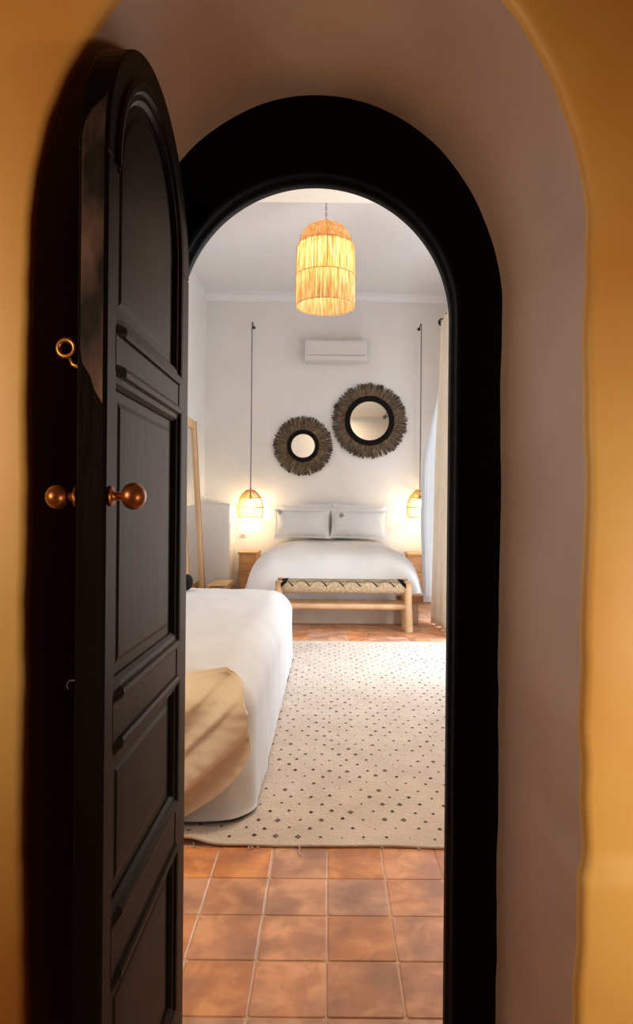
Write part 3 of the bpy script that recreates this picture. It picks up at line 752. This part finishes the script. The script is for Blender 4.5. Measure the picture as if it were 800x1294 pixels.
for k in range(4):
    a = -PI/2+0.05+k*PI/2
    pts = [(pc.x+r*1.02*math.cos(a), pc.y+r*1.02*math.sin(a), z) for r, z in ((pr_*1.0, zb), (pr_*1.0, zm), (pr_*0.97, zsd))] + [(pc.x+(r+.004)*math.cos(a), pc.y+(r+.004)*math.sin(a), z) for r, z in dome]
    MB().tube(pts, 0.0035, 6).build('rib', M['wood'], pl)
ch = MB(); zz = zt-0.02; k = 0
while zz < ZC-0.02:
    rot = PI/2*(k % 2)
    ch.tube([(pc.x+0.007*math.cos(t)*math.cos(rot), pc.y+0.007*math.cos(t)*math.sin(rot), zz+0.016*math.sin(t)) for t in [2*PI*q/8 for q in range(8)]], 0.002, 5, closed=True)
    zz += 0.026; k += 1
ch.build('chain', M['iron'], pl)
MB().lathe([(0.05, 0), (0.045, 0.03), (0.0, 0.03)], (pc.x, pc.y, ZC-0.03), n=20).build('ceiling_rose', M['iron'], pl, smooth=False)
zbulb = at(411, 318, PD).z
MB().lathe([(0.0, -0.04), (0.02, -0.035), (0.032, -0.01), (0.03, 0.012), (0.016, 0.04), (0.014, 0.06)], (pc.x, pc.y, zbulb), n=16).build('bulb', M['bulb'], pl)
MB().lathe([(0.018, 0.055), (0.02, 0.11), (0.004, 0.12), (0.004, zt-zbulb)], (pc.x, pc.y, zbulb), n=12).build('socket', M['iron'], pl)
point('pendant_light', (pc.x, pc.y, zbulb-0.06), 17, (1.0, 0.86, 0.66), 0.035)

# ------------------------------------------------------------------ bedside pendant lamps
def side_lamp(px, D, ytop, label):
    c = at(px, 636, D); s = D/F; z0 = at(px, 653.5, D).z; z1 = at(px, 620, D).z; r = 16.2*s
    t = empty('bedside_pendant', (c.x, c.y, z0)); tag(t, label, 'pendant lamp', 'rattan bedside pendants')
    hh = z1-z0
    prof = [(0.93*r, 0), (1.0*r, 0.18*hh), (1.0*r, 0.36*hh), (0.94*r, 0.56*hh), (0.80*r, 0.74*hh), (0.56*r, 0.90*hh), (0.32*r, hh)]
    m = MB(); nr_ = 36
    for k in range(nr_):
        a = 2*PI*k/nr_; m.tube([(c.x+q*math.cos(a), c.y+q*math.sin(a), z0+h_) for q, h_ in prof], 0.0032 if k % 3 else 0.0045, 5)
    m.build('cage', M['rattan'], t)['kind'] = 'stuff'
    for q, h_ in ((0.94*r, 0.0), (1.01*r, 0.36*hh), (0.81*r, 0.74*hh), (0.33*r, hh)):
        MB().tube([(c.x+q*math.cos(a), c.y+q*math.sin(a), z0+h_) for a in [2*PI*k/32 for k in range(32)]], 0.006, 6, closed=True).build('hoop', M['rattan'], t)
    MB().lathe([(0.33*r, 0), (0.30*r, 0.012), (0.012, 0.016)], (c.x, c.y, z1-0.004), n=24).build('cap', M['rattan'], t)
    zc = at(px, ytop, D).z
    MB().tube([(c.x, c.y, z1), (c.x+0.003, c.y, (z1+zc)/2), (c.x, c.y, zc), (c.x+0.002, c.y+0.03, zc+0.03), (c.x, YB-0.002, zc+0.01)], 0.006, 6).build('cord', M['cord'], t)
    MB().lathe([(0.0, 0), (0.022, 0), (0.018, 0.02), (0.0, 0.024)], (c.x, YB-0.002, zc+0.01), (0,-1,0), 14).build('wall_hook', M['iron'], t, smooth=False)
    zl = z0+0.50*hh
    MB().lathe([(0.0, -0.045), (0.025, -0.04), (0.042, -0.012), (0.038, 0.015), (0.02, 0.045), (0.016, 0.06)], (c.x, c.y, zl), n=16).build('bulb', M['bulb'], t)
    MB().lathe([(0.018, 0.055), (0.02, 0.10), (0.005, 0.11), (0.005, z1-zl)], (c.x, c.y, zl), n=12).build('socket', M['iron'], t)
    point('bedside_light', (c.x, c.y, zl-0.065), 13, (1.0, 0.78, 0.50), 0.03)
side_lamp(316.5, 8.62, 409, 'rattan pendant lamp hanging over the left bedside table')
side_lamp(530.5, 8.62, 411, 'rattan pendant lamp hanging over the right bedside table by the curtain')
for px, py, lb in ((307, 677, 'small wall socket under the left bedside pendant'), (536, 680, 'small wall socket under the right bedside pendant')):
    p = at(px, py, YB)
    t = empty('wall_socket', (p.x, YB, p.z)); tag(t, lb, 'socket', 'wall sockets by the bed')
    MB().box(p.x-0.045, p.x+0.045, YB-0.010, YB, p.z-0.028, p.z+0.028).build('plate', M['plate'], t, bevel=0.004)
    MB().lathe([(0, 0), (0.018, 0), (0.016, 0.003), (0, 0.003)], (p.x, YB-0.010, p.z), (0,-1,0), 14).build('insert', M['ac_dark'], t, smooth=False)

# ------------------------------------------------------------------ curtains and rod
rz = 3.12; rx = 1.165
rd = empty('curtain_rod', (rx, 5.2, rz)); tag(rd, 'black iron curtain rod with ball end on the right wall', 'curtain rod')
MB().tube([(rx, 3.6, rz), (rx, 6.90, rz)], 0.012, 10).build('rod', M['iron'], rd)
for yy in (3.58, 6.92):
    MB().lathe([(0.0, -0.045)]+[(0.042*math.sin(t), -0.042*math.cos(t)) for t in [PI*k/10 for k in range(1, 10)]]+[(0.0, 0.045)], (rx, yy, rz), (0,1,0), 16).build('finial', M['iron'], rd)
for yy in (3.75, 6.75):
    MB().tube([(rx, yy, rz), (XR, yy, rz)], 0.010, 8).build('bracket', M['iron'], rd)
def curtain_cream(u, v):
    z = 0.012 + (rz-0.02-0.012)*(1-v); y = 5.98 + 0.88*u; am = 0.028+0.030*v
    x = rx - 0.005 - 0.055*v*sstep(0.5, 1, u) + am*math.sin(u*2*PI*5.25) + 0.012*N(u*6, v*3, 2)
    return (x, y, z)
cc = grid('curtain', 90, 40, curtain_cream, M['cream'], solid=0.004); tag(cc, 'cream curtain hanging full length from the rod on the right', 'curtain')
def curtain_sheer(u, v):
    z = 0.17 + (rz-0.03-0.17)*(1-v); fl_ = sstep(0.12, 0.55, v)
    y = 6.93 + (0.10+0.42*fl_)*u
    x = rx + 0.03 - 0.115*fl_*(1-0.25*sstep(0.7, 1.0, v)) + (0.012+0.030*fl_)*math.sin(u*2*PI*4+1.2+v*1.5) + 0.02*N(u*4, v*3, 5)
    return (x, y, z + 0.03*math.sin(u*5)*sstep(0.8, 1, v))
cs = grid('curtain', 70, 50, curtain_sheer, M['sheer'], solid=0.002); tag(cs, 'thin white sheer curtain between the cream curtain and the bed', 'curtain')
